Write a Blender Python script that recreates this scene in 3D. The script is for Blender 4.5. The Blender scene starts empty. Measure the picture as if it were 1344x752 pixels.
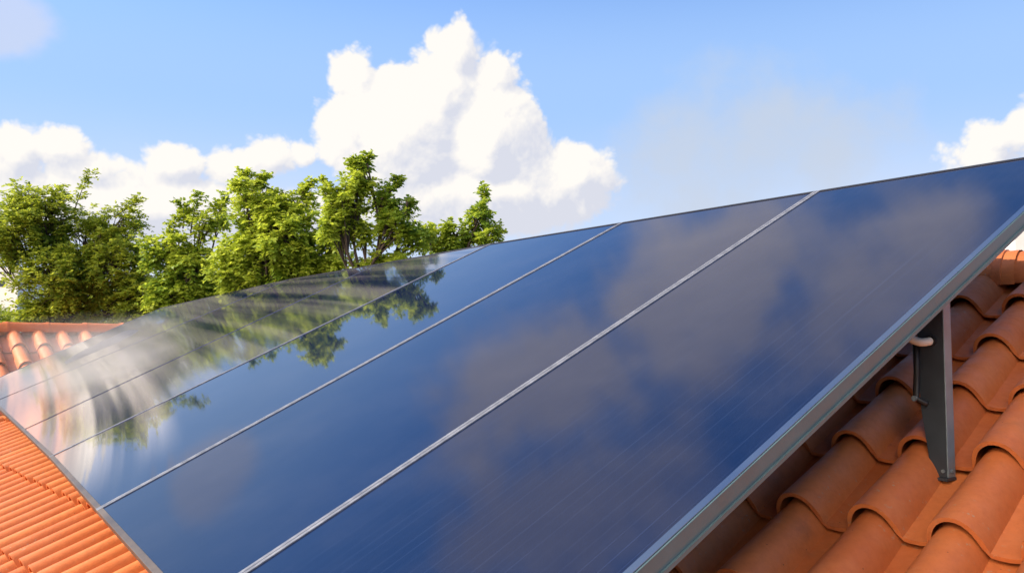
import bpy, bmesh, math, random
from mathutils import Vector, Matrix
from mathutils.bvhtree import BVHTree
R_ = math.radians
random.seed(7)
scene = bpy.context.scene
COL = scene.collection

# ------------------------------------------------------------------ camera
F, CX, CY = 1087.8, 672.0, 376.0
TH = math.atan2(65, F)
CAM = Vector((0, 0, 6.2))
cam_d = bpy.data.cameras.new('camera'); cam_d.sensor_width = 36; cam_d.lens = 36 * F / 1344
cam_d.clip_end = 4000; cam_d.clip_start = 0.02
cam = bpy.data.objects.new('camera', cam_d); COL.objects.link(cam)
cam.location = CAM; cam.rotation_euler = (math.pi / 2 + TH, 0, 0)
scene.camera = cam
RT = Vector((1, 0, 0)); FW = Vector((0, math.cos(TH), math.sin(TH))); UPC = Vector((0, -math.sin(TH), math.cos(TH)))
UP = Vector((0, 0, 1))
def ray(x, y): return (x - CX) * RT + F * FW - (y - CY) * UPC
def hdir(az): return Vector((math.sin(R_(az)), math.cos(R_(az)), 0))
def at(x, y, depth): return CAM + ray(x, y) * (depth / F)      # a surveyed point at a given distance from the camera
def azel(x, y):
    r = ray(x, y).normalized(); return math.degrees(math.atan2(r.x, r.y)), math.degrees(math.asin(r.z))

# ------------------------------------------------------------------ light
SUN_AZ, SUN_EL = -88.0, 36.0
SUN_POW, SKY_POW, EXPO = 4.0, 0.13, 0.85
scene.view_settings.view_transform = 'Standard'; scene.view_settings.look = 'None'
scene.view_settings.exposure = EXPO; scene.view_settings.gamma = 1.0
sd = bpy.data.lights.new('sun', 'SUN'); sd.energy = SUN_POW; sd.angle = R_(0.5); sd.color = (1.0, 0.86, 0.66)
sun = bpy.data.objects.new('sun', sd); COL.objects.link(sun)
SUNV = hdir(SUN_AZ) * math.cos(R_(SUN_EL)) + UP * math.sin(R_(SUN_EL))
sun.rotation_euler = SUNV.to_track_quat('Z', 'Y').to_euler(); sun.location = (0, 0, 30)

class N:
    """tiny node helper"""
    def __init__(s, tree): s.t = tree
    def new(s, ty, **kw):
        n = s.t.nodes.new(ty)
        for k, v in kw.items(): setattr(n, k, v)
        return n
    def link(s, a, b): s.t.links.new(a, b)
    def m(s, op, a, b=None, c=None, clamp=False):
        n = s.new('ShaderNodeMath', operation=op, use_clamp=clamp)
        for i, v in enumerate((a, b, c)):
            if v is None: continue
            if isinstance(v, (int, float)): n.inputs[i].default_value = v
            else: s.link(v, n.inputs[i])
        return n.outputs[0]
    def ramp(s, fac, a, b, lo=0.0, hi=1.0, smooth=True):
        n = s.new('ShaderNodeMapRange'); n.interpolation_type = 'SMOOTHSTEP' if smooth else 'LINEAR'
        if isinstance(fac, (int, float)): n.inputs[0].default_value = fac
        else: s.link(fac, n.inputs[0])
        n.inputs[1].default_value = a; n.inputs[2].default_value = b; n.inputs[3].default_value = lo; n.inputs[4].default_value = hi
        return n.outputs[0]
    def mix(s, fac, a, b, blend='MIX'):
        n = s.new('ShaderNodeMix', data_type='RGBA', blend_type=blend)
        for sock, v in ((n.inputs[0], fac), (n.inputs[6], a), (n.inputs[7], b)):
            if isinstance(v, (int, float)): sock.default_value = v
            elif isinstance(v, tuple): sock.default_value = (*v, 1) if len(v) == 3 else v
            else: s.link(v, sock)
        return n.outputs[2]
    def noise(s, vec, scale, detail=4, rough=0.5, dist=0.0):
        n = s.new('ShaderNodeTexNoise'); n.inputs['Scale'].default_value = scale
        n.inputs['Detail'].default_value = detail; n.inputs['Roughness'].default_value = rough; n.inputs['Distortion'].default_value = dist
        if vec is not None: s.link(vec, n.inputs['Vector'])
        return n.outputs[0]
    def vmath(s, op, a, b):
        n = s.new('ShaderNodeVectorMath', operation=op)
        for i, v in enumerate((a, b)):
            if isinstance(v, (tuple, Vector)): n.inputs[i].default_value = tuple(v)
            else: s.link(v, n.inputs[i])
        return n

# ---- world: Nishita sky with cumulus clouds laid out by compass direction
world = bpy.data.worlds.new('World'); scene.world = world; world.use_nodes = True
world.cycles.sampling_method = 'MANUAL'; world.cycles.sample_map_resolution = 256
scene.cycles.max_bounces = 6; scene.cycles.diffuse_bounces = 3; scene.cycles.glossy_bounces = 3; scene.cycles.transmission_bounces = 3
wt = world.node_tree; wt.nodes.clear(); w = N(wt)
tc = w.new('ShaderNodeTexCoord'); DIR = tc.outputs['Generated']
sky = w.new('ShaderNodeTexSky'); sky.sky_type = 'NISHITA'; sky.sun_disc = False
sky.sun_elevation = R_(SUN_EL); sky.sun_rotation = R_(SUN_AZ); sky.altitude = 0; sky.air_density = 1.0; sky.dust_density = 0.15; sky.ozone_density = 3.5

# density group: blobs in direction space with billowy edges
def cloud_group():
    g = bpy.data.node_groups.new('cumulus_density', 'ShaderNodeTree')
    g.interface.new_socket('Dir', in_out='INPUT', socket_type='NodeSocketVector')
    g.interface.new_socket('Density', in_out='OUTPUT', socket_type='NodeSocketFloat')
    q = N(g); gi = q.new('NodeGroupInput'); go = q.new('NodeGroupOutput')
    v0 = gi.outputs[0]
    nn = q.vmath('NORMALIZE', v0, (0, 0, 0)).outputs[0]
    # billow: smooth voronoi bumps at three scales
    def bump(scale):
        vo = q.new('ShaderNodeTexVoronoi', feature='F1'); vo.inputs['Scale'].default_value = scale
        q.link(wv, vo.inputs['Vector'])
        return q.m('SUBTRACT', 0.5, vo.outputs['Distance'])
    nz = q.new('ShaderNodeTexNoise'); nz.inputs['Scale'].default_value = 9; nz.inputs['Detail'].default_value = 3
    q.link(nn, nz.inputs['Vector'])
    off = q.vmath('SUBTRACT', nz.outputs['Color'], (0.5, 0.5, 0.5)).outputs[0]
    sc = q.new('ShaderNodeVectorMath', operation='SCALE'); q.link(off, sc.inputs[0]); sc.inputs['Scale'].default_value = 0.05
    wv = q.vmath('ADD', nn, sc.outputs[0]).outputs[0]
    det = q.m('ADD', q.m('ADD', q.m('MULTIPLY', bump(22), 0.50), q.m('MULTIPLY', bump(48), 0.30)),
              q.m('ADD', q.m('MULTIPLY', bump(110), 0.17), q.m('MULTIPLY', bump(240), 0.09)))
    sep = q.new('ShaderNodeSeparateXYZ'); q.link(nn, sep.inputs[0])
    az = q.m('ARCTAN2', sep.outputs[0], sep.outputs[1]); el = q.m('ARCSINE', sep.outputs[2])
    best = None
    for (px, py, rx, ry) in BLOBS:
        a, e = azel(px, py); ra, re = rx / 19.0, ry / 19.0
        dx = q.m('MULTIPLY', q.m('SUBTRACT', az, R_(a)), 1 / R_(ra)); dy = q.m('MULTIPLY', q.m('SUBTRACT', el, R_(e)), 1 / R_(re))
        d2 = q.m('ADD', q.m('MULTIPLY', dx, dx), q.m('MULTIPLY', dy, dy))
        val = q.m('MULTIPLY', q.m('SUBTRACT', 1.0, q.m('SQRT', d2)), min(rx, ry) / 50.0)
        best = val if best is None else q.m('SMOOTH_MAX', best, val, 0.12)
    q.link(q.m('ADD', best, q.m('MULTIPLY', q.m('SUBTRACT', det, 0.06), 0.72)), go.inputs[0])
    return g
BLOBS = [(598, 72, 46, 50), (575, 128, 75, 66), (468, 108, 42, 50), (530, 175, 112, 100), (640, 190, 95, 95), (648, 100, 40, 44), (752, 232, 72, 52),
         (640, 250, 185, 70), (675, 150, 42, 50), (455, 175, 50, 60), (790, 238, 36, 30),
         (78, 196, 46, 34), (20, 205, 40, 40), (120, 225, 60, 30), (232, 216, 44, 34), (175, 240, 50, 30), (352, 204, 42, 34), (306, 222, 46, 36),
         (398, 204, 24, 20), (200, 275, 320, 52), (1306, 182, 38, 26), (1362, 160, 42, 38), (1300, 205, 60, 22), (1500, 170, 120, 60), (-120, 210, 120, 50)]
CG = cloud_group()
def dens(v):
    n = w.new('ShaderNodeGroup'); n.node_tree = CG; w.link(v, n.inputs[0]); return n.outputs[0]
d0 = dens(DIR)
lightdir = (hdir(-60) * 0.8 + UP * 0.75) * 0.022
d1 = dens(w.vmath('ADD', DIR, lightdir).outputs[0])
mask = w.ramp(d0, -0.03, 0.20)
lit = w.m('MULTIPLY', w.m('SUBTRACT', d0, d1), 2.2)
sepd = w.new('ShaderNodeSeparateXYZ'); w.link(w.vmath('NORMALIZE', DIR, (0, 0, 0)).outputs[0], sepd.inputs[0])
elz = w.m('ARCSINE', sepd.outputs[2]); azz = w.m('ARCTAN2', sepd.outputs[0], sepd.outputs[1])
lo = w.ramp(elz, R_(6), R_(13.5))
shade = w.m('ADD', w.m('ADD', lit, 0.42), w.m('MULTIPLY', lo, 0.40), clamp=True)
ccol = w.mix(shade, (0.40, 0.41, 0.46), (0.575, 0.55, 0.515))
skyS = w.new('ShaderNodeVectorMath', operation='SCALE'); w.link(sky.outputs[0], skyS.inputs[0]); skyS.inputs['Scale'].default_value = SKY_POW
SKYMUL = (0.74, 0.88, 1.08)
skyc = w.vmath('MULTIPLY', skyS.outputs[0], SKYMUL).outputs[0]
# thin high veil: soft grey cloud overhead and a pale band near the horizon
veil_n = w.noise(DIR, 3.2, 5, 0.55)
def patch(a, e, ra, re):
    dx = w.m('MULTIPLY', w.m('SUBTRACT', azz, R_(a)), 1 / R_(ra)); dy = w.m('MULTIPLY', w.m('SUBTRACT', elz, R_(e)), 1 / R_(re))
    return w.m('SUBTRACT', 1.0, w.m('SQRT', w.m('ADD', w.m('MULTIPLY', dx, dx), w.m('MULTIPLY', dy, dy))))
def mx(a, b): return w.m('MAXIMUM', a, b)
pp = mx(mx(mx(patch(3, 34.5, 12, 7), patch(-18, 39, 13, 10)), mx(patch(-13, 31, 8, 8.5), patch(10, 40, 12, 7))), mx(patch(-45, 48, 20, 12), patch(20, 52, 14, 8)))
soft_n = w.noise(DIR, 7.5, 6, 0.58)
soft = w.ramp(w.m('ADD', w.m('MULTIPLY', pp, 0.8), w.m('MULTIPLY', w.m('SUBTRACT', soft_n, 0.5), 2.0)), -0.08, 0.62)
hz = w.m('SUBTRACT', soft_n, 0.5)
hazev = w.m('MULTIPLY', w.ramp(w.m('ADD', w.m('MULTIPLY', patch(*azel(980, 200), 13.0, 6.5), 0.8), w.m('MULTIPLY', hz, 1.6)), 0.0, 0.7), 0.8)
topv = w.m('MULTIPLY', w.ramp(w.m('ADD', patch(*azel(-8, 28), 3.4, 2.9), w.m('MULTIPLY', hz, 1.6)), 0.0, 0.5), 0.42)
band = w.m('MULTIPLY', w.ramp(elz, R_(16), R_(5)), w.ramp(veil_n, 0.25, 0.7, 0.45, 0.95))
c0 = w.mix(w.ramp(elz, R_(28), R_(16), 0.0, 0.85), skyc, (0.230, 0.348, 0.552))
c1 = w.mix(w.m('MULTIPLY', band, 0.9), c0, (0.43, 0.46, 0.53))
c2 = w.mix(topv, w.mix(hazev, c1, (0.335, 0.37, 0.43)), (0.47, 0.43, 0.43))
c3 = w.mix(w.m('MULTIPLY', soft, 0.9), c2, (0.42, 0.385, 0.38))
c4 = w.mix(w.m('MULTIPLY', mask, 0.97), c3, ccol)
# added fill glow in the unseen sky behind the camera, brightens the shaded tiles
fill_glow = w.m('MAXIMUM', patch(-145, 32, 36, 24), patch(-120, 24, 24, 14))
fill_mask = w.ramp(w.m('ADD', fill_glow, w.m('MULTIPLY', w.m('SUBTRACT', soft_n, 0.5), 0.9)), 0.0, 0.35)
c5 = w.mix(fill_mask, c4, (5.4, 4.3, 3.2))
bg = w.new('ShaderNodeBackground'); w.link(c5, bg.inputs[0]); bg.inputs[1].default_value = 1.0
wo = w.new('ShaderNodeOutputWorld'); w.link(bg.outputs[0], wo.inputs[0])

# ------------------------------------------------------------------ helpers
def tag(o, label=None, cat=None, group=None, kind=None):
    if label: o['label'] = label
    if cat: o['category'] = cat
    if group: o['group'] = group
    if kind: o['kind'] = kind
    return o
def empty(name, loc=(0, 0, 0)):
    o = bpy.data.objects.new(name, None); COL.objects.link(o); o.location = loc; return o
def mesh_obj(name, verts, faces, mat, parent=None, smooth=False, smooth_angle=None):
    me = bpy.data.meshes.new(name); me.from_pydata([tuple(v) for v in verts], [], faces); me.update()
    me.materials.append(mat)
    o = bpy.data.objects.new(name, me); COL.objects.link(o)
    if smooth: me.shade_smooth()
    if smooth_angle is not None:
        me.shade_smooth(); me.set_sharp_from_angle(angle=R_(smooth_angle))
    if parent:
        o.parent = parent; o.matrix_parent_inverse = Matrix.Translation(-parent.location)
    return o
class MB:
    def __init__(s): s.v = []; s.f = []
    def add(s, verts, faces):
        b = len(s.v); s.v += [Vector(v) for v in verts]; s.f += [tuple(b + i for i in f) for f in faces]
    def hexa(s, a, b):      # a: 4 bottom points, b: 4 top points (same winding)
        s.add(list(a) + list(b), [(3, 2, 1, 0), (4, 5, 6, 7), (0, 1, 5, 4), (1, 2, 6, 5), (2, 3, 7, 6), (3, 0, 4, 7)])
    def box(s, c, ux, uy, uz):   # centre and half-axis vectors
        c = Vector(c); p = [c - ux - uy - uz, c + ux - uy - uz, c + ux + uy - uz, c - ux + uy - uz]
        s.hexa(p, [q + 2 * uz for q in p])
    def tube(s, pts, rad, seg=10, caps=True):
        pts = [Vector(p) for p in pts]; n = len(pts); b = len(s.v)
        rads = rad if isinstance(rad, (list, tuple)) else [rad] * n
        t0 = (pts[1] - pts[0]).normalized(); nx = t0.orthogonal().normalized()
        for i, p in enumerate(pts):
            t = (pts[min(i + 1, n - 1)] - pts[max(i - 1, 0)]).normalized()
            nx = (nx - nx.dot(t) * t).normalized(); ny = t.cross(nx)
            for k in range(seg):
                a = 2 * math.pi * k / seg; s.v.append(p + rads[i] * (math.cos(a) * nx + math.sin(a) * ny))
        for i in range(n - 1):
            for k in range(seg):
                k2 = (k + 1) % seg
                s.f.append((b + i * seg + k, b + i * seg + k2, b + (i + 1) * seg + k2, b + (i + 1) * seg + k))
        if caps:
            s.f.append(tuple(b + k for k in range(seg))[::-1]); s.f.append(tuple(b + (n - 1) * seg + k for k in range(seg)))
    def build(s, name, mat, parent=None, **kw): return mesh_obj(name, s.v, s.f, mat, parent, **kw)

def new_mat(name):
    m = bpy.data.materials.new(name); m.use_nodes = True; t = m.node_tree
    p = t.nodes['Principled BSDF']; return m, N(t), p
def simple(name, col, rough=0.6, metal=0.0, var=0.12, scale=6.0, bump=0.0, spec=0.5):
    m, q, p = new_mat(name); tcn = q.new('ShaderNodeTexCoord')
    nz = q.noise(tcn.outputs['Object'], scale, 5, 0.6)
    f = q.ramp(nz, 0.3, 0.7, 1 - var, 1 + var, smooth=False)
    mul = q.new('ShaderNodeVectorMath', operation='SCALE'); mul.inputs[0].default_value = col; q.link(f, mul.inputs['Scale'])
    q.link(mul.outputs[0], p.inputs['Base Color']); p.inputs['Metallic'].default_value = metal
    q.link(q.ramp(nz, 0.3, 0.7, max(rough - .08, .02), min(rough + .08, 1), smooth=False), p.inputs['Roughness'])
    p.inputs['Specular IOR Level'].default_value = spec
    if bump:
        b = q.new('ShaderNodeBump'); b.inputs['Strength'].default_value = bump; b.inputs['Distance'].default_value = 0.01
        q.link(q.noise(tcn.outputs['Object'], scale * 12, 4, 0.6), b.inputs['Height']); q.link(b.outputs[0], p.inputs['Normal'])
    return m

# terracotta: colour varies from tile to tile, faint stains and pits
def terracotta(name, base, alt, sandy):
    m, q, p = new_mat(name); tcn = q.new('ShaderNodeTexCoord'); ob = tcn.outputs['Object']
    geo = q.new('ShaderNodeNewGeometry'); rnd = geo.outputs['Random Per Island']
    c = q.mix(rnd, base, alt)
    c = q.mix(q.ramp(q.noise(ob, 5.0, 5, 0.6), 0.45, 0.75, 0, 0.35), c, sandy)
    c = q.mix(q.ramp(q.noise(ob, 38.0, 4, 0.7), 0.35, 0.8, 0, 0.30), c, (base[0] * .6, base[1] * .55, base[2] * .5))
    vo = q.new('ShaderNodeTexVoronoi'); vo.inputs['Scale'].default_value = 22; q.link(ob, vo.inputs['Vector'])
    speck = q.ramp(vo.outputs['Distance'], 0.035, 0.055, 1, 0)
    c = q.mix(q.m('MULTIPLY', speck, 0.8), c, (0.05, 0.025, 0.02))
    c = q.mix(q.ramp(q.noise(ob, 2.3, 7, 0.72), 0.56, 0.74, 0, 0.45), c, (0.16, 0.085, 0.05))
    c = q.mix(q.m('MULTIPLY', q.ramp(q.noise(ob, 55.0, 3, 0.6), 0.62, 0.70), q.ramp(q.noise(ob, 3.1, 3, 0.6), 0.5, 0.62, 0, .6)), c, (0.30, 0.27, 0.19))
    q.link(c, p.inputs['Base Color'])
    q.link(q.ramp(q.noise(ob, 14.0, 4, 0.6), 0.3, 0.7, 0.48, 0.70), p.inputs['Roughness'])
    p.inputs['Specular IOR Level'].default_value = 0.35
    b = q.new('ShaderNodeBump'); b.inputs['Strength'].default_value = 0.22; b.inputs['Distance'].default_value = 0.004
    q.link(q.m('ADD', q.noise(ob, 160.0, 4, 0.7), q.m('MULTIPLY', q.noise(ob, 20.0, 3, 0.6), 1.5)), b.inputs['Height']); q.link(b.outputs[0], p.inputs['Normal'])
    return m
TERRA = terracotta('terracotta', (0.44, 0.118, 0.034), (0.54, 0.165, 0.048), (0.54, 0.215, 0.09))
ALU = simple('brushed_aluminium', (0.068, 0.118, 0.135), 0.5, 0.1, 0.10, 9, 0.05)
ALU_TOP = simple('polished_aluminium', (0.22, 0.30, 0.40), 0.26, 0.95, 0.03, 4)
ALU_DARK = simple('weathered_aluminium', (0.33, 0.34, 0.34), 0.5, 0.6, 0.14, 12, 0.08)
SEAM = simple('pale_frame_metal', (0.17, 0.185, 0.22), 0.45, 0.3, 0.3, 25, 0.05)
BLACKSTRIP = simple('black_anodised_metal', (0.03, 0.032, 0.04), 0.45, 0.5)
STEEL = simple('galvanised_steel', (0.17, 0.22, 0.25), 0.45, 0.25, 0.15, 20, 0.05)
FOOTM = simple('stained_frame_metal', (0.07, 0.058, 0.052), 0.5, 0.2, 0.3, 7)
DECK = simple('roof_felt', (0.05, 0.03, 0.025), 0.9)
STEELD = simple('dark_painted_steel', (0.035, 0.045, 0.058), 0.55, 0.2, 0.15, 14)
HOSE = simple('cream_plastic', (0.62, 0.60, 0.52), 0.4, 0.0, 0.06)
RUBBER = simple('black_rubber', (0.012, 0.012, 0.014), 0.5)
WALLM = simple('cream_render', (0.62, 0.56, 0.46), 0.85, 0, 0.08, 2, 0.2)
WHITEM = simple('white_render', (0.80, 0.80, 0.79), 0.8, 0, 0.05, 1.2, 0.1)
DARKW = simple('window_glass', (0.05, 0.06, 0.07), 0.1)

# ------------------------------------------------------------------ panel array frame of reference
AP, TILT, DP = 54.37, 26.0, 0.88
PA = hdir(AP - 90); PV = math.cos(R_(TILT)) * hdir(AP) + math.sin(R_(TILT)) * UP
PN = PA.cross(PV); PN = PN if PN.z > 0 else -PN
def onpanel(x, y):
    r = ray(x, y); return CAM + r * (-DP / r.dot(PN))
def atplane_u(x, y, u):
    r = ray(x, y); return CAM + r * (u / r.dot(PA))

# seams: (foot point, head point), near to far
def isect(m1, b1, m2, b2):
    x = (b2 - b1) / (m1 - m2); return x, m1 * x + b1
TOP = (-.161, 424); BOT = (1.126, 526.8)
seams = []
for (m_, b_) in ((-.93, 1531.0), (-.665, 964.8), (-.547, 739.1), (-.483, 631.4)):
    seams.append((onpanel(*isect(m_, b_, *BOT)), onpanel(*isect(m_, b_, *TOP))))
seams.append((atplane_u(29, 565, 6.85), atplane_u(495, 347, 6.85)))
seams.append((atplane_u(-10, 528, 9.3), atplane_u(380, 366.5, 9.3)))
seams.append((atplane_u(-40, 512, 11.3), atplane_u(212, 404, 11.3)))

# surface patches of the glass
def grid_pts(i, nu, nv):
    (b0, t0), (b1, t1) = seams[i], seams[i + 1]
    g = []
    for a in range(nu + 1):
        fa = a / nu; b = b0.lerp(b1, fa); t = t0.lerp(t1, fa); g.append([b.lerp(t, c / nv) for c in range(nv + 1)])
    return g
allv = []; allf = []
for i in range(len(seams) - 1):
    g = grid_pts(i, 6, 6); b = len(allv)
    for rw in g: allv += rw
    for a in range(6):
        for c in range(6): allf.append((b + a * 7 + c, b + a * 7 + c + 1, b + (a + 1) * 7 + c + 1, b + (a + 1) * 7 + c))
BVH = BVHTree.FromPolygons(allv, allf)
def clear_of_panels(p, margin):
    """height left between a roof point and the underside of the array (None: no panel above)"""
    h = BVH.ray_cast(Vector((p.x, p.y, 30)), Vector((0, 0, -1)))
    return True if h[0] is None else (h[0].z - p.z) > margin

# ------------------------------------------------------------------ roof tiles
TW, TL = 0.2115, 0.378           # pitch across, exposed length
def tile_profile(s, r=1.0):      # height of the tile's upper side at s in [0, TW+lap]
    aw = 0.132
    if s <= aw:
        x = (s - aw / 2) / (aw / 2); return 0.070 * r * math.sqrt(max(0, 1 - abs(x) ** 2.25)) ** 0.92
    if s < aw + 0.022:
        return 0.0
    return 0.0
def tile_verts():
    """one pan-and-cover tile, x across, y up the slope, z out of the roof"""
    aw = 0.130; n = 14; prof = [(-0.004, -0.006)]
    for k in range(n + 1):
        a = math.pi * (1 - k / n); x = aw / 2 + aw / 2 * math.cos(a); z = 0.086 * math.sin(a) ** 0.85 if 0 < k < n else 0
        if k > n * 0.72: x += 0.014 * ((k / n - 0.72) / 0.28) ** 2     # the right flank flares into the pan
        prof.append((x, z))
    prof += [(aw + 0.034, -0.004), (aw + 0.058, -0.005), (TW + 0.004, -0.001)]
    return prof
PROF = tile_verts()
def add_tile(mb, org, X, Y, Z, w_, l_, jit):
    """org: lower end of the tile at its left flank; a solid shell with a thick lip"""
    sx = w_ / TW; th = 0.012; rows = [(0.0, 1.02, 0.033), (0.02, 1.025, 0.0322), (0.5, .97, 0.015), (1.0, .91, 0.0)]
    L = l_ + 0.055; m = len(PROF); top = []; bot = []
    cxm = 0.065
    for (fy, sc, lift) in rows:
        for (x, z) in PROF:
            xx = cxm + (x - cxm) * (sc if x < 0.15 else 1); zz = z * sc * sx + lift + jit
            top.append(org + X * (xx * sx) + Y * (fy * L) + Z * zz)
            dx = 0; dz = -th
            if 0 < x < 0.15 and z > 0.004:
                nx = (x - cxm) / 0.069; dx = -th * 0.8 * max(-1, min(1, nx)); dz = -th
            bot.append(org + X * ((xx + dx) * sx) + Y * (fy * L) + Z * (zz + dz))
    nr = len(rows); b = len(mb.v); mb.v += top + bot; o = nr * m
    for r in range(nr - 1):
        for k in range(m - 1):
            i = r * m + k
            mb.f.append((b + i, b + i + 1, b + i + m + 1, b + i + m))
    for k in range(m - 1):      # lip, then the underside seen at the open end
        mb.f.append((b + k + 1, b + k, b + o + k, b + o + k + 1))
        mb.f.append((b + o + k + 1, b + o + k, b + o + k + m, b + o + k + m + 1))
    for r in range(nr - 1):
        i = r * m; mb.f.append((b + i, b + i + m, b + o + i + m, b + o + i))
        i = r * m + m - 1; mb.f.append((b + i + m, b + i, b + o + i, b + o + i + m))

def roof_slope(name, org, X, Y, parent, ncol, nrow, mirror=False, w_=TW, l_=TL, check=True, skip=None):
    """org is the foot of the first column; X across, Y up the slope"""
    Z = X.cross(Y).normalized()
    if Z.z < 0: Z = -Z
    mb = MB()
    for r in range(nrow):
        for c in range(ncol):
            p = org + X * (c * w_) + Y * (r * l_)
            mid = p + X * w_ / 2 + Y * l_ / 2 + Z * 0.09
            if skip and skip(mid): continue
            if check and not all(clear_of_panels(q, 0.07) for q in (mid, mid + Y * 0.2, mid - Y * 0.2, mid + X * .12, mid - X * .12)): continue
            jx = random.uniform(-.003, .003); jy = random.uniform(-.008, .008)
            add_tile(mb, p + X * jx + Y * jy, X, (Y + X * random.uniform(-.006, .006)).normalized(), Z, w_, l_, random.uniform(-.002, .002))
    return mb.build(name, TERRA, parent, smooth_angle=50)

# main roof: rows run along RA, slope climbs along RV; the crests lie 1.35 m from the camera
AR, PIT, DR = 46.7, 24.0, 1.35
RA = hdir(AR - 90); RV = math.cos(R_(PIT)) * hdir(AR) + math.sin(R_(PIT)) * UP
RN = RA.cross(RV); RN = RN if RN.z > 0 else -RN
base = CAM - RN * (DR + 0.098)
X = -RA                                   # across, from far-left to near-right: cover on the left flank
a0 = 0.779 + 0.069 + TW * 39              # left flank of the farthest column
r0 = 1.872 - TL * 9
house = empty('tiled_house', Vector((0, 0, 0)))
tag(house, 'house under orange terracotta barrel tiles that carries the solar panels', 'house')
RIDGE_R = r0 + TL * 14.05
org = base + RA * a0 + RV * r0
NW, NL = 0.150, 0.40            # narrower tiles cover the far part of the slope
NCOL = 44
roof = roof_slope('roof', org, X, RV, house, NCOL, 13, w_=NW, l_=TL * 14 / 13)
CUT = int(math.ceil(NW * NCOL / TW - 0.02))
roof2 = roof_slope('roof', org + X * (TW * CUT), X, RV, house, 49 - CUT, 14)
# far slope behind the ridge
def back_slope():
    dn = (math.cos(R_(PIT)) * hdir(AR) - math.sin(R_(PIT)) * UP)
    foot = base + RA * (a0 - TW * 49) + RV * RIDGE_R + dn * (TL * 3 + 0.02)
    return roof_slope('roof', foot, RA, -dn, house, 49, 3)
roof_b = back_slope()
def deck(pts, nrm, parent):
    mb = MB(); mb.hexa([p - nrm * .06 for p in pts], [p - nrm * .035 for p in pts]); mb.build('roof_deck', DECK, parent)
fe = base + RA * (a0 - TW * 49) + RV * (r0 + .03); fd = base + RA * a0 + RV * (r0 + .03); upl = RV * (TL * 14 - .05)
deck([fd, fe, fe + upl, fd + upl], RN, house)
def barrel_ridge(name, p0, p1, rad, seglen, parent, mat=TERRA, zup=UP, check=True):
    mb = MB(); d = (p1 - p0); n = int(d.length / seglen); d.normalize(); side = d.cross(zup).normalized(); up2 = side.cross(d).normalized()
    K = 14
    for i in range(n):
        s = p0 + d * (i * seglen)
        if check and not all(clear_of_panels(s + up2 * rad + d * k + side * j, 0.12) for k in (0, seglen) for j in (-rad, rad)): continue
        rings = []
        jr = random.uniform(-.003, .003)
        for (f, r) in ((-0.05, rad * 1.07), (0.0, rad * 1.07), (0.001, rad * 1.12), (0.035, rad * 1.12), (0.036, rad * 1.06), (seglen * 0.99, rad * 0.97)):
            ring = []
            for k in range(K + 1):
                a = math.pi * (k / K) * 1.16 - 0.08 * math.pi
                ring.append(s + d * f + side * (-math.cos(a) * r) + up2 * (math.sin(a) * r + jr))
            rings.append(ring)
        b = len(mb.v)
        for ring in rings: mb.v += ring
        for q in range(len(rings) - 1):
            for k in range(K):
                mb.f.append((b + q * (K + 1) + k, b + q * (K + 1) + k + 1, b + (q + 1) * (K + 1) + k + 1, b + (q + 1) * (K + 1) + k))
    return mb.build(name, mat, parent, smooth_angle=40)
rp0 = base + RA * (a0 - TW * 49) + RV * RIDGE_R + UP * 0.035
rp1 = base + RA * a0 + RV * RIDGE_R + UP * 0.035
barrel_ridge('ridge_cap', rp0, rp1, 0.115, 0.40, house)

# cross wing beyond the far end of the array: its ridge runs across the view just above eye level
WD = 14.2; WW, WL = 0.36, 0.74
AW = AR - 90 + 4
WUPH = hdir(AW)                            # horizontal direction in which the wing slope climbs
WV = math.cos(R_(22)) * WUPH + math.sin(R_(22)) * UP
WX = hdir(AW + 90)                         # across, left to right in the view
rc = at(60, 441, WD)                       # under the middle of the visible ridge
wing_foot = rc - WX * 4.2 - WV * (WL * 4) 
wing = empty('tiled_wing', Vector((0, 0, 0)))
tag(wing, 'orange tiled roof wing with a horizontal ridge beyond the far end of the panels', 'house')
roof_slope('roof', wing_foot, WX, WV, wing, 17, 4, w_=WW, l_=WL)
WDN = math.cos(R_(22)) * WUPH - math.sin(R_(22)) * UP
roof_slope('roof', rc + WX * 2.0 + WDN * (WL * 3), -WX, -WDN, wing, 17, 3, w_=WW, l_=WL, check=False)
barrel_ridge('ridge_cap', rc - WX * 4.2 + UP * 0.10, rc + WX * 2.0 + UP * 0.10, 0.125, 0.60, wing)

# walls below both roofs
def wall_box(parent, corners_top, z0, mat, inset=0.35):
    c = sum(corners_top, Vector()) / 4; mb = MB()
    t = [Vector((p.x, p.y, p.z)) + (c - p).normalized() * inset - UP * 0.16 for p in corners_top]
    mb.hexa([Vector((p.x, p.y, z0)) for p in t], t)
    return mb.build('wall', mat, parent)
ea = base + RA * a0 + RV * r0; eb = base + RA * (a0 - TW * 49) + RV * r0
ra_, rb_ = base + RA * a0 + RV * RIDGE_R, base + RA * (a0 - TW * 49) + RV * RIDGE_R
dnb = math.cos(R_(PIT)) * hdir(AR) - math.sin(R_(PIT)) * UP
ec, ed = rb_ + dnb * TL * 3, ra_ + dnb * TL * 3
wm = MB()
def gable(mb, e1, r1, e2, z0, nrm, t=0.25):
    ps = [Vector((e1.x, e1.y, z0)), e1 - UP * .2, r1 - UP * .2, e2 - UP * .2, Vector((e2.x, e2.y, z0))]
    a = [p + nrm * 0.3 for p in ps]; b = [p + nrm * (0.3 + t) for p in ps]
    mb.add(a + b, [(0, 1, 2, 3, 4), (9, 8, 7, 6, 5)] + [(i, (i + 1) % 5 + 0, (i + 1) % 5 + 5, i + 5) for i in range(5)])
gable(wm, ea, ra_, ed, 0, -RA); gable(wm, eb, rb_, ec, 0, RA)
hR = hdir(AR)
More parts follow.
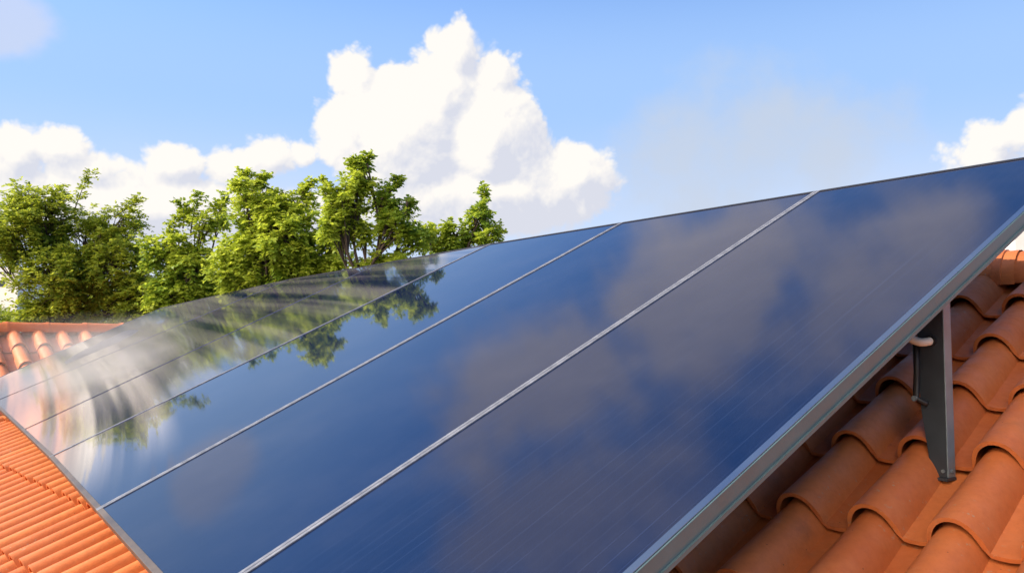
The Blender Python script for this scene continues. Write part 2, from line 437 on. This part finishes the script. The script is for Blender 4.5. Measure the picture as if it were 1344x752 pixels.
for (p, q, s) in ((ea, eb, 1), (ed, ec, -1)):
    a = p + hR * 0.35 * s - RA * .3; b = q + hR * 0.35 * s + RA * .3; a.z = b.z = 0
    zt = p.z - .05; w2 = hR * 0.22 * s
    wm.hexa([a, b, b + w2, a + w2], [Vector((v.x, v.y, zt)) for v in (a, b, b + w2, a + w2)])
wm.build('wall', WALLM, house)
wf = MB(); e1 = wing_foot + WUPH * .4; L_ = WX * 5.1
a = e1 + WX * .3; b = a + L_; a.z = b.z = 0; back = WUPH * 0.25
wf.hexa([a, b, b + back, a + back], [Vector((v.x, v.y, wing_foot.z)) for v in (a, b, b + back, a + back)])
c_ = rc + WDN * (WL * 3); a = c_ - WX * 3.8 - WUPH * .4; b = a + L_; a.z = b.z = 0
wf.hexa([a, b, b - back, a - back], [Vector((v.x, v.y, c_.z)) for v in (a, b, b - back, a - back)])
wf.build('wall', WALLM, wing)

# ------------------------------------------------------------------ solar panels
def glass_mat(name, rough, wave, aniso):
    m, q, p = new_mat(name); at_ = q.new('ShaderNodeUVMap'); uv = at_.outputs[0]
    sp = q.new('ShaderNodeSeparateXYZ'); q.link(uv, sp.inputs[0])
    # uv in metres: x along the row, y up the slope
    comb = q.new('ShaderNodeCombineXYZ'); q.link(q.m('MULTIPLY', sp.outputs[0], 60), comb.inputs[0]); q.link(q.m('MULTIPLY', sp.outputs[1], 0.7), comb.inputs[1])
    st = q.noise(comb.outputs[0], 1.0, 4, 0.7)
    fing = q.m('ABSOLUTE', q.m('SUBTRACT', q.m('FRACT', q.m('MULTIPLY', sp.outputs[0], 1 / 0.042)), 0.5))
    line = q.m('MULTIPLY', q.ramp(fing, 0.44, 0.5), q.ramp(st, 0.35, 0.7, 0.1, 1.0))
    c = q.mix(q.m('MULTIPLY', line, 0.28), (0.002, 0.008, 0.036), (0.032, 0.055, 0.135))
    c = q.mix(q.ramp(st, 0.5, 0.8, 0, 0.25), c, (0.006, 0.019, 0.065))
    dust = q.ramp(q.noise(uv, 2.2, 6, 0.6), 0.35, 0.8, 0, 0.03)
    c = q.mix(dust, c, (0.30, 0.30, 0.32))
    q.link(c, p.inputs['Base Color']); p.inputs['IOR'].default_value = 1.5 if wave else 1.38
    q.link(q.m('ADD', rough, q.m('MULTIPLY', q.noise(uv, 3.0, 4, 0.6), rough * 0.5 + 0.02)), p.inputs['Roughness'])
    if aniso:
        p.inputs['Anisotropic'].default_value = aniso
        tg = q.new('ShaderNodeTangent', direction_type='UV_MAP'); q.link(tg.outputs[0], p.inputs['Tangent'])
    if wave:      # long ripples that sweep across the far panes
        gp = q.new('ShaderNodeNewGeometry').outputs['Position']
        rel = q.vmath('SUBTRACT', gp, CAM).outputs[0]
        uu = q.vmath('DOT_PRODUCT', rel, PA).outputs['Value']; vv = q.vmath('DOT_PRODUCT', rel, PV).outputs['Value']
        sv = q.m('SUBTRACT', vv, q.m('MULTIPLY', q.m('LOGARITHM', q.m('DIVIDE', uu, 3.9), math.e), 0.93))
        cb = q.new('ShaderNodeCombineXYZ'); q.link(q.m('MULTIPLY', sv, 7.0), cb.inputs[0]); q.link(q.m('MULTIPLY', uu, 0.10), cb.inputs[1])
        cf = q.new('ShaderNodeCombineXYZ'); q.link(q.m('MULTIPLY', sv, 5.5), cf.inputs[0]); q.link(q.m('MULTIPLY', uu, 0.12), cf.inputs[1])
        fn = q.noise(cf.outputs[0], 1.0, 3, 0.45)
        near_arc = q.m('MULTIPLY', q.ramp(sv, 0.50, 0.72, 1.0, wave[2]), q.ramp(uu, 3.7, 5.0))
        refl_streaks = q.m('MULTIPLY', q.ramp(fn, 0.36, 0.62), near_arc)  # smeared reflections painted into the glass colour along the ripple arcs
        refl_col = q.mix(q.ramp(sv, -0.02, 0.20), (0.62, 0.27, 0.15), (0.50, 0.48, 0.47))
        c = q.mix(q.m('MULTIPLY', refl_streaks, 0.62), c, refl_col); q.link(c, p.inputs['Base Color'])
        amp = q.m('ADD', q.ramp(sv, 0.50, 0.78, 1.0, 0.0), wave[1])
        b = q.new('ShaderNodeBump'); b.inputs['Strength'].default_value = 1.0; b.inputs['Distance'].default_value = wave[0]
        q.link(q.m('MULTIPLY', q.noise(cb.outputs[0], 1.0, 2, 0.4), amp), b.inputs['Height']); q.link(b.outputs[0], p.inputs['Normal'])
    return m
GL_NEAR = glass_mat('solar_glass', 0.035, 0.0, 0.0)
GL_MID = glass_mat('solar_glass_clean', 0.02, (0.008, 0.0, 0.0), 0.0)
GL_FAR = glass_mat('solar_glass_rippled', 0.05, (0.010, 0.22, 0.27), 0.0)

PLABEL = ['nearest solar panel, its wide aluminium side rail running down the right of the photo',
          'solar panel second from the near end, left of the widest pale seam',
          'third solar panel from the near end, deep blue, tree tips mirrored at its far edge',
          'fourth solar panel from the near end, mirroring the green tree',
          'fifth solar panel from the near end, smeared with streaky reflections of trees',
          'farthest solar panel, its end beside the orange tiled wing, veiled in mist']
FD = 0.034                    # frame depth
def quad_n(i):
    (b0, t0), (b1, t1) = seams[i], seams[i + 1]
    n = (b1 - b0).cross(t0 - b0).normalized(); return n if n.z > 0 else -n
def make_panel(i):
    (b0, t0), (b1, t1) = seams[i], seams[i + 1]; n = quad_n(i)
    ctr = (b0 + t0 + b1 + t1) / 4
    root = empty('solar_panel', ctr); tag(root, PLABEL[i], 'solar panel', 'solar panels in one tilted row on the roof')
    wl = 0.024 if i == 0 else (0.017 if i < 3 else 0.010 if i < 4 else .003); wr = (0.017 if i < 2 else 0.010 if i < 3 else .002); wb, wt_ = 0.022, 0.016; gap = 0.0015
    W = ((b1 - b0).length + (t1 - t0).length) / 2; H = ((t0 - b0).length + (t1 - b1).length) / 2
    def P(u, v):                 # u 0..1 near to far, v 0..1 foot to head
        return b0.lerp(b1, u).lerp(t0.lerp(t1, u), v)
    g = gap / W if i else 0
    uo0, uo1 = g, 1 - gap / W; vo0, vo1 = 0, 1
    ui0, ui1 = wl / W, 1 - wr / W; vi0, vi1 = wb / H, 1 - wt_ / H
    nu = nv = 26
    vs = []; fs = []; uvs = []
    for a in range(nu + 1):
        for c in range(nv + 1):
            u = ui0 + (ui1 - ui0) * a / nu; v = vi0 + (vi1 - vi0) * c / nv
            p = P(u, v)
            if i >= 4:
                uu = (i - 4 + u) / 2
                p = p - n * (0.015 * math.sin(math.pi * (a / nu)) * math.sin(math.pi * c / nv))
            vs.append(p); uvs.append((u * W, v * H))
    for a in range(nu):
        for c in range(nv):
            k = a * (nv + 1) + c; fs.append((k, k + 1, k + nv + 2, k + nv + 1))
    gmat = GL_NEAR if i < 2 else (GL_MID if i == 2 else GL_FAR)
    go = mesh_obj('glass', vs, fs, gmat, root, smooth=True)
    me = go.data
    if me.polygons[0].normal.dot(n) < 0: me.flip_normals()
    ul = me.uv_layers.new(name='UVMap')
    for lp in me.loops: ul.data[lp.index].uv = uvs[lp.vertex_index]
    # frame rails: near side, far side, foot, head
    def rail(ua, ub, va, vb, name, mat, segs=1, chamfer=False):
        mb = MB()
        q = [P(ua, va), P(ub, va), P(ub, vb), P(ua, vb)]
        bot = [p - n * FD for p in q]; top = [p + n * 0.004 for p in q]
        if (q[1] - q[0]).cross(q[2] - q[0]).dot(n) > 0: mb.hexa(bot, top)
        else: mb.hexa(bot[::-1], top[::-1])
        o = mb.build(name, mat, root)
        bv = o.modifiers.new('bevel', 'BEVEL'); bv.width = 0.0012; bv.segments = 2; bv.limit_method = 'ANGLE'
        return o
    if i == 0:
        rail(uo0, ui0, vo0, vo1, 'side_rail', ALU)
        # lower lip of the side rail, proud of its face
        mb = MB(); d = (b0 - b1).normalized()
        for v0, v1 in ((0, 1),):
            p, r = P(0, v0), P(0, v1)
            o4 = [p + d * .0005 - n * (FD - .002), r + d * .0005 - n * (FD - .002), r + d * .006 - n * (FD - .002), p + d * .006 - n * (FD - .002)]
            mb.hexa([x - n * 0.009 for x in o4], o4)
        mb.build('rail_lip', ALU, root)
        tb = MB(); e_ = (b1 - b0).normalized(); o4 = [b0 + n * .0042 + e_ * .004, b0 + n * .0042 + e_ * .0235, t0 + n * .0042 + e_ * .0235, t0 + n * .0042 + e_ * .004]
        tb.hexa(o4, [x + n * .0025 for x in o4]); tb.build('trim_strip', ALU_TOP, root)
    else: rail(uo0, ui0, vo0, vo1, 'side_rail', SEAM)
    rail(ui1, uo1, vo0, vo1, 'side_rail', SEAM)
    rail(ui0, ui1, vo0, vi0, 'foot_rail', FOOTM)
    rail(ui0, ui1, vi1, vo1, 'head_rail', BLACKSTRIP)
    # backsheet closes the underside
    mb = MB(); q = [P(ui0, vi0), P(ui1, vi0), P(ui1, vi1), P(ui0, vi1)]
    if i < 4: off = 0.012
    else: off = 0.026
    mb.add([p - n * off for p in q], [(0, 1, 2, 3)]); mb.build('backsheet', WHITEM if False else BLACKSTRIP, root)
    return root
panels = [make_panel(i) for i in range(len(seams) - 1)]

# mounting rails under the row
for v, lab in ((0.2, 'lower aluminium mounting rail hidden under the row of panels'), (0.82, 'upper aluminium mounting rail under the row of panels')):
    mb = MB(); i = 0
    s0 = seams[0]; s1 = seams[4]
    a = s0[0].lerp(s0[1], v) - PN * (FD + .022) + PA * 0.05; b = s1[0].lerp(s1[1], v) - PN * (FD + .022)
    d = (b - a); c = (a + b) / 2
    mb.box(c, d / 2, PV * 0.02, PN * 0.018)
    tag(mb.build('mounting_rail', ALU_DARK), lab, 'rail')

# ------------------------------------------------------------------ support bracket
def on_roof(x, y):
    r = ray(x, y); return CAM + r * (-(DR + 0.075) / r.dot(RN))
foot = on_roof(1243, 627)
br = empty('support_bracket', foot); tag(br, 'dark steel angle bracket holding up the near edge of the panels over the tiles', 'bracket')
PH = hdir(AP)
# height of the frame underside over the foot
def under_frame(p):
    hgt = -(p - CAM).dot(PN) - DP - FD
    return p + UP * hgt / PN.z * 1.0
def fix(p):      # lift p vertically until it touches the frame's underside plane
    t = ((CAM - PN * (DP + FD) - p).dot(PN)) / UP.dot(PN); return p + UP * t
fo = foot.copy()
wv = PA          # web runs in under the array
TH_ = 0.004
# web: tapered plate
wtop, wbot = 0.078, 0.048
mb = MB()
prof = [(0.0, 0.0), (.048, 0.004), (.052, 0.06), (.060, 0.12), (.070, 0.19), (.074, 0.26)]
pts = [fo + wv * a + UP * b for a, b in prof]
pts.append(fix(fo + wv * wtop)); pts.append(fix(fo))
n_ = len(pts); b2 = [p + PH * TH_ for p in pts]
mb.add(pts + b2, [tuple(range(n_))[::-1], tuple(range(n_, 2 * n_))] + [(i, (i + 1) % n_, (i + 1) % n_ + n_, i + n_) for i in range(n_)])
mb.build('web', STEELD, br)
mb = MB(); fw_ = 0.042
t4 = [fo - wv * TH_, fo - wv * .0002, fo + PH * fw_ - wv * .0002, fo + PH * fw_ - wv * TH_]
mb.hexa(t4, [fix(p) for p in t4]); fl = mb.build('flange', STEEL, br)
bv = fl.modifiers.new('bevel', 'BEVEL'); bv.width = 0.0012; bv.segments = 2
# foot hook and bolts
mb = MB(); c = fo + wv * (wbot + .012) + UP * 0.02
mb.add([c + UP * .016 + wv * .012, c - UP * .014, c + UP * .004 - wv * .016, c + UP * .016 + wv * .012 + PH * .006, c - UP * .014 + PH * .006, c + UP * .004 - wv * .016 + PH * .006],
       [(2, 1, 0), (3, 4, 5), (0, 1, 4, 3), (1, 2, 5, 4), (2, 0, 3, 5)])
mb.build('foot_hook', STEELD, br)
mb = MB(); mb.box(fo + wv * .028 + PH * .012 - UP * 0.004, wv * .036, PH * .026, UP * .004); mb.build('foot_plate', STEELD, br)
for (a, b) in ((0.010, 0.0), (-TH_, 0.02)):
    p = fo + wv * (a if b == 0 else -TH_) + UP * .018 + PH * b
    d = -PH if b == 0 else -wv
    mb = MB(); mb.tube([p + d * -.001, p + d * .004], .0055, 6); mb.build('bolt', STEEL, br)
# cream hose elbow from under the frame into the web, and the black strut beside it
e = fix(fo) - UP * 0.188 + wv * 0.034
hp = [e + wv * .075 + UP * .105 - PH * .02, e + wv * .066 + UP * .065 - PH * .03, e + wv * .058 + UP * .032 - PH * .036, e + wv * .042 + UP * .008 - PH * .036,
      e + wv * .018 - UP * .003 - PH * .028, e + wv * .003 - UP * .001 - PH * .012, e - PH * .002]
def smooth_path(p, n=5):
    out = []
    for i in range(len(p) - 1):
        a = p[max(i - 1, 0)]; b = p[i]; c = p[i + 1]; d = p[min(i + 2, len(p) - 1)]
        for k in range(n):
            t = k / n; out.append(0.5 * ((2 * b) + (c - a) * t + (2 * a - 5 * b + 4 * c - d) * t * t + (3 * b - a - 3 * c + d) * t ** 3))
    out.append(p[-1]); return out
mb = MB(); mb.tube(smooth_path(hp), 0.0125, 14); h_ = mb.build('hose_elbow', HOSE, None, smooth=True)
tag(h_, 'short cream plastic hose curving from under the panel edge into the bracket', 'hose')
mb = MB(); mb.tube([e - PH * .001, e - PH * .010], .017, 14); mb.build('grommet', RUBBER, br, smooth_angle=40)
s0_ = e + wv * .044 - UP * .01 - PH * .006; s1_ = e + wv * .048 - UP * .17 - PH * .006
mb = MB(); mb.tube([s0_, s0_.lerp(s1_, .5) - wv * .003, s1_, s1_ - wv * .035 - UP * .016], [.010, .009, .010, .008], 10)
st_ = mb.build('strut', RUBBER, br, smooth=True)
mb = MB(); mb.tube([s1_ - PH * .012, s1_ + PH * .006], .0085, 10); mb.build('bolt', STEEL, br, smooth_angle=40)

# ------------------------------------------------------------------ trees
def leaf_mat(name, c1, c2, c3):
    m, q, p = new_mat(name); geo = q.new('ShaderNodeNewGeometry'); tcn = q.new('ShaderNodeTexCoord')
    c = q.mix(geo.outputs['Random Per Island'], c1, c2)
    c = q.mix(q.ramp(q.noise(tcn.outputs['Object'], 1.3, 3, 0.5), 0.45, 0.62), c, c3)
    q.link(c, p.inputs['Base Color']); p.inputs['Roughness'].default_value = 0.5; p.inputs['Specular IOR Level'].default_value = 0.3
    tr = q.new('ShaderNodeBsdfTranslucent'); cc = q.mix(0.55, c, (0.55, 0.60, 0.05)); q.link(cc, tr.inputs[0])
    ms = q.new('ShaderNodeMixShader'); ms.inputs[0].default_value = 0.55
    q.link(p.outputs[0], ms.inputs[1]); q.link(tr.outputs[0], ms.inputs[2])
    q.link(ms.outputs[0], q.t.nodes['Material Output'].inputs[0]); return m
LEAF_A = leaf_mat('locust_leaf', (0.23, 0.33, 0.038), (0.34, 0.43, 0.06), (0.16, 0.25, 0.035))
LEAF_B = leaf_mat('bright_leaf', (0.30, 0.42, 0.045), (0.46, 0.56, 0.08), (0.18, 0.31, 0.04))
BARK = simple('bark', (0.055, 0.040, 0.030), 0.9, 0, 0.3, 8, 0.4)

def sprig(V, Fc, p, d, rng, size, pairs, ll):
    """a drooping pinnate leaf: leaflets in pairs along a curved rachis"""
    d = d.normalized(); side = d.cross(UP)
    if side.length < .1: side = Vector((1, 0, 0))
    side.normalize()
    for k in range(pairs):
        t = (k + 1) / pairs
        c = p + d * (size * t) - UP * (size * 0.3 * t * t)
        for s in (-1, 1):
            o = (side * s + d * 0.55 + UP * rng.uniform(-.6, .6) + Vector((rng.uniform(-.25, .25), rng.uniform(-.25, .25), 0))).normalized()
            wv_ = o.cross(UP + Vector((rng.uniform(-.9, .9), rng.uniform(-.9, .9), rng.uniform(-.4, .4)))).normalized() * ll * 0.30
            L = ll * rng.uniform(.75, 1.15) * (1 - .25 * abs(t - .5))
            b = len(V)
            V += [c, c + o * L * .45 + wv_, c + o * L - UP * L * .18, c + o * L * .45 - wv_]
            Fc.append((b, b + 1, b + 2, b + 3))

def tree(label, blobs, root_px, depth, nspr, leafmat, seed, size=0.17, ll=0.062, pairs=5, group='trees behind the solar panels', extra=(), fat=0.88):
    """blobs: (px, py, rx, ry, depth offset) crown masses; twigs end in them"""
    rng = random.Random(seed); ppm = F / depth
    base_ = at(root_px[0], 441, depth); base_.z = 0
    root = empty('leafy_tree', base_); tag(root, label, 'tree', group)
    fork = at(root_px[0], root_px[1], depth); fork += Vector((0, 0, 0))
    V = []; Fc = []; tm = MB()
    h = fork.z
    tm.tube(smooth_path([base_, base_.lerp(fork, .4) + Vector((.1, .05, 0)), base_.lerp(fork, .75) - Vector((.06, 0, 0)), fork], 4), [0.09 - 0.065 * k / 12 for k in range(13)], 10)
    vol = [b[2] * b[3] for b in blobs]; tot = sum(vol)
    for bi, (px, py, rx, ry, dz) in enumerate(blobs):
        rx *= fat; ry *= fat
        c = at(px, py, depth + dz); RX = rx / ppm; RZ = ry / ppm; RY = max(min(RX, RZ) * .85, .2)
        # limb to the centre of the mass
        mid = fork.lerp(c, .5) + Vector((rng.uniform(-.15, .15), rng.uniform(-.15, .15), -.12))
        limb = smooth_path([fork, mid, c], 5); n = len(limb)
        tm.tube(limb, [0.021 * (1 - .6 * k / (n - 1)) for k in range(n)], 7)
        ntw = max(4, int(nspr * vol[bi] / tot / 9))
        for k in range(ntw):
            # direction in the ellipsoid, biased outwards
            while True:
                v = Vector((rng.uniform(-1, 1), rng.uniform(-1, 1), rng.uniform(-1, 1)))
                if .05 < v.length < 1: break
            rr = rng.uniform(.45, 1.0) ** .6 * (1 + (.22 if rng.random() < .22 else 0)); v = v.normalized() * rr
            tip = c + Vector((v.x * RX, v.y * RY, v.z * RZ))
            st = limb[rng.randrange(n // 2, n)]; md = st.lerp(tip, .55) + Vector((0, 0, rng.uniform(-.04, .08)))
            tw = smooth_path([st, md, tip], 3)
            tm.tube(tw, [0.011 * (1 - .7 * j / (len(tw) - 1)) for j in range(len(tw))], 4, caps=False)
            out = (tip - c); out = out.normalized() if out.length > .01 else UP
            for j in range(9):
                f = rng.uniform(.55, 1.05); q = st.lerp(md, min(1, f * 2)) if f < .5 else md.lerp(tip, (f - .5) * 2)
                dd = out * .6 + Vector((rng.uniform(-1, 1), rng.uniform(-1, 1), rng.uniform(-.6, 1.0)))
                sprig(V, Fc, q, dd, rng, size * rng.uniform(.7, 1.25), pairs, ll * rng.uniform(.85, 1.2))
    for (x0, y0, x1, y1) in extra:       # long shoots standing out of the crown
        a = at(x0, y0, depth); b = at(x1, y1, depth); m_ = a.lerp(b, .5) + Vector((rng.uniform(-.05, .05), 0, .02))
        pth = smooth_path([a, m_, b], 6); tm.tube(pth, [0.012 * (1 - .7 * j / (len(pth) - 1)) for j in range(len(pth))], 5, caps=False)
        for q in pth[3:]:
            for j in range(3):
                sprig(V, Fc, q, Vector((rng.uniform(-1, 1), rng.uniform(-1, 1), rng.uniform(-.1, .8))) + (b - a).normalized() * .4, rng, size * rng.uniform(.6, 1.0), pairs, ll)
    mesh_obj('crown', V, Fc, leafmat, root)
    tm.build('trunk', BARK, root, smooth=True)
    return root

tree('broad dark green tree at the left edge, behind the tiled wing', [(60, 285, 55, 42, 0), (20, 300, 40, 45, -.3), (110, 320, 60, 48, .3), (68, 365, 50, 48, -.4), (150, 350, 55, 50, 0), (105, 395, 60, 40, .3), (30, 250, 20, 18, 0), (160, 285, 32, 22, .3),
      (190, 395, 50, 40, 0), (60, 415, 45, 25, 0), (-15, 325, 30, 26, 0)], (85, 415), 16.8, 6300, LEAF_A, 11, size=.21, ll=.080, extra=((98, 275, 118, 228), (150, 285, 182, 262)))
tree('small light green tree with a thin upright spray, right of the broad tree', [(215, 330, 34, 28, 0), (255, 350, 42, 40, 0), (225, 385, 45, 38, 0), (262, 290, 16, 20, 0), (270, 380, 40, 30, .2), (290, 275, 14, 16, .2), (235, 310, 16, 14, 0)],
     (250, 400), 12.0, 1500, LEAF_B, 23, size=.15, ll=.074, fat=.68, extra=((240, 300, 238, 268), (250, 310, 262, 258), (262, 320, 296, 258), (225, 330, 232, 288)))
tree('bright green bushy tree with drooping leaves in the middle of the group', [(345, 275, 42, 36, 0), (375, 305, 50, 42, -.2), (330, 325, 46, 42, .1), (415, 335, 45, 34, 0), (360, 350, 60, 30, 0), (310, 360, 40, 30, 0), (395, 262, 18, 18, 0), (320, 250, 16, 14, 0), (440, 350, 35, 22, 0)],
     (350, 385), 10.2, 3300, LEAF_B, 37, size=.14, ll=.066, extra=((335, 255, 318, 226), (340, 255, 350, 232), (395, 262, 408, 240)))
tree('tall open tree with bare dark twigs showing, right of the bushy tree', [(470, 235, 26, 20, 0), (452, 268, 30, 24, 0), (500, 262, 24, 22, .1), (440, 300, 28, 26, 0), (520, 292, 30, 24, 0), (475, 292, 22, 20, .2), (545, 312, 26, 18, .1), (500, 345, 60, 14, 0), (482, 215, 12, 10, 0), (430, 255, 12, 12, 0), (535, 262, 14, 9, 0)],
     (478, 372), 9.0, 1300, LEAF_B, 51, size=.115, ll=.058, fat=.66, extra=((480, 235, 484, 205), (470, 235, 462, 213), (500, 262, 524, 236), (450, 268, 428, 238)))
tree('small pale tree farthest right in the group, above the panel edge', [(630, 280, 18, 20, 0), (600, 305, 30, 24, 0), (640, 310, 24, 18, 0), (575, 318, 26, 20, .1), (565, 300, 10, 10, 0), (600, 340, 60, 16, 0)],
     (600, 350), 10.0, 800, LEAF_B, 63, size=.12, ll=.060, fat=.72, extra=((628, 290, 634, 248),))
# hedge row lower down, seen between the trunks
def shrub(label, px, py, rx, ry, depth, n, seed, mat_):
    rng = random.Random(seed); ppm = F / depth; c = at(px, py, depth); b0_ = c.copy(); b0_.z = 0
    root = empty('shrub_tree', b0_); tag(root, label, 'tree', 'low trees under the taller crowns'); V = []; Fc = []; tm = MB()
    tm.tube([b0_, b0_.lerp(c, .6), c], [.12, .09, .03], 8)
    for k in range(n):
        v = Vector((rng.gauss(0, 1), rng.gauss(0, 1), rng.gauss(0, 1))).normalized() * rng.uniform(.5, 1)
        q = c + Vector((v.x * rx / ppm, v.y * .8, v.z * ry / ppm))
        if k % 12 == 0: tm.tube([c - UP * .2, q], [.02, .005], 4, caps=False)
        sprig(V, Fc, q, v + Vector((0, 0, .2)), rng, .22, 6, .085)
    mesh_obj('crown', V, Fc, mat_, root); tm.build('trunk', BARK, root, smooth=True)
shrub('dark low tree at the far left, between the white building and the tiled ridge', -5, 452, 60, 46, 19.5, 1200, 5, LEAF_A)
shrub('dark low tree filling the gap under the broad tree', 130, 430, 70, 60, 19.5, 1700, 6, LEAF_A)
shrub('dark low tree under the light green tree, just over the panels', 240, 425, 80, 60, 17.0, 1700, 8, LEAF_A)
shrub('dark low tree under the bushy tree, just over the panels', 370, 400, 80, 60, 17.0, 1500, 9, LEAF_A)

# ------------------------------------------------------------------ buildings seen in glimpses
def building(label, px0, px1, ptop, depth, wins, zb=0.0, thick=3.0):
    a = at(px0, ptop, depth); b = at(px1, ptop, depth); zt = a.z
    root = empty('white_building', Vector(((a.x + b.x) / 2, a.y, zb))); tag(root, label, 'building')
    c = Vector(((a.x + b.x) / 2, a.y + thick / 2, (zt + zb) / 2)); mb = MB()
    mb.box(c, Vector(((b.x - a.x) / 2, 0, 0)), Vector((0, thick / 2, 0)), Vector((0, 0, (zt - zb) / 2))); mb.build('wall', WHITEM, root)
    mb = MB(); mb.box(Vector((c.x, c.y, zt + .06)), Vector(((b.x - a.x) / 2 + .08, 0, 0)), Vector((0, thick / 2 + .08, 0)), Vector((0, 0, .06))); mb.build('parapet', WHITEM, root)
    for (x0, y0, x1, y1) in wins:
        p = at(x0, y0, depth); r = at(x1, y1, depth)
        mb = MB(); mb.box(Vector(((p.x + r.x) / 2, a.y - .004, (p.z + r.z) / 2)), Vector((abs(r.x - p.x) / 2, 0, 0)), Vector((0, .02, 0)), Vector((0, 0, abs(p.z - r.z) / 2))); mb.build('window', DARKW, root)
    return root
building('white rendered house glimpsed through the leaves at the left edge', -160, 24, 357, 24.0, ((-12, 368, 7, 376),))
building('white rendered block behind the ridge at the right edge', 1330, 1420, 262, 16.0, (), thick=2.0)
building('pale low annexe wall beside the white block at the right edge', 1306, 1328, 312, 17.0, (), thick=1.5)

# ------------------------------------------------------------------ ground
def ground():
    m, q, p = new_mat('dry_grass_ground'); tcn = q.new('ShaderNodeTexCoord'); ob = tcn.outputs['Object']
    c = q.mix(q.ramp(q.noise(ob, .08, 6, .6), .35, .65), (0.055, 0.075, 0.025), (0.12, 0.105, 0.06))
    c = q.mix(q.ramp(q.noise(ob, 2.5, 5, .6), .4, .7, 0, .5), c, (0.04, 0.06, 0.02))
    q.link(c, p.inputs['Base Color']); p.inputs['Roughness'].default_value = .95
    o = mesh_obj('ground', [(-1500, -1500, 0), (1500, -1500, 0), (1500, 1500, 0), (-1500, 1500, 0)], [(0, 1, 2, 3)], m)
    tag(o, kind='structure')
ground()
# ------------------------------------------------------------------ mist over the far end of the row
def mist(px, py, depth, rx, ry, rz, dens_, label):
    me = bpy.data.meshes.new('mist'); bm = bmesh.new(); bmesh.ops.create_icosphere(bm, subdivisions=4, radius=1.0); bm.to_mesh(me); bm.free()
    o = bpy.data.objects.new('mist', me); COL.objects.link(o); o.location = at(px, py, depth); o.scale = (rx, ry, rz)
    m = bpy.data.materials.new('mist'); m.use_nodes = True; t = m.node_tree; t.nodes.clear(); q = N(t)
    tcn = q.new('ShaderNodeTexCoord'); ob = tcn.outputs['Object']
    ln = q.new('ShaderNodeVectorMath', operation='LENGTH'); q.link(ob, ln.inputs[0])
    fall = q.ramp(ln.outputs['Value'], 0.1, 1.0, 1, 0)
    nz = q.ramp(q.noise(ob, 1.6, 2, .5, .4), .25, .70)
    v = q.new('ShaderNodeVolumePrincipled'); v.inputs['Color'].default_value = (.985, .985, 1, 1); v.inputs['Anisotropy'].default_value = 0.0
    q.link(q.m('MULTIPLY', q.m('MULTIPLY', fall, nz), dens_), v.inputs['Density'])
    out = q.new('ShaderNodeOutputMaterial'); q.link(v.outputs[0], out.inputs['Volume']); me.materials.append(m)
    tag(o, label, 'mist', kind='stuff')
mist(225, 450, 9.2, 2.5, 1.4, 0.40, 0.8, 'pale drifting mist above the far end of the panels, before the trees')
mist(150, 490, 7.0, 1.2, 0.8, 0.42, 1.3, 'thin mist lying low over the far end of the panels')
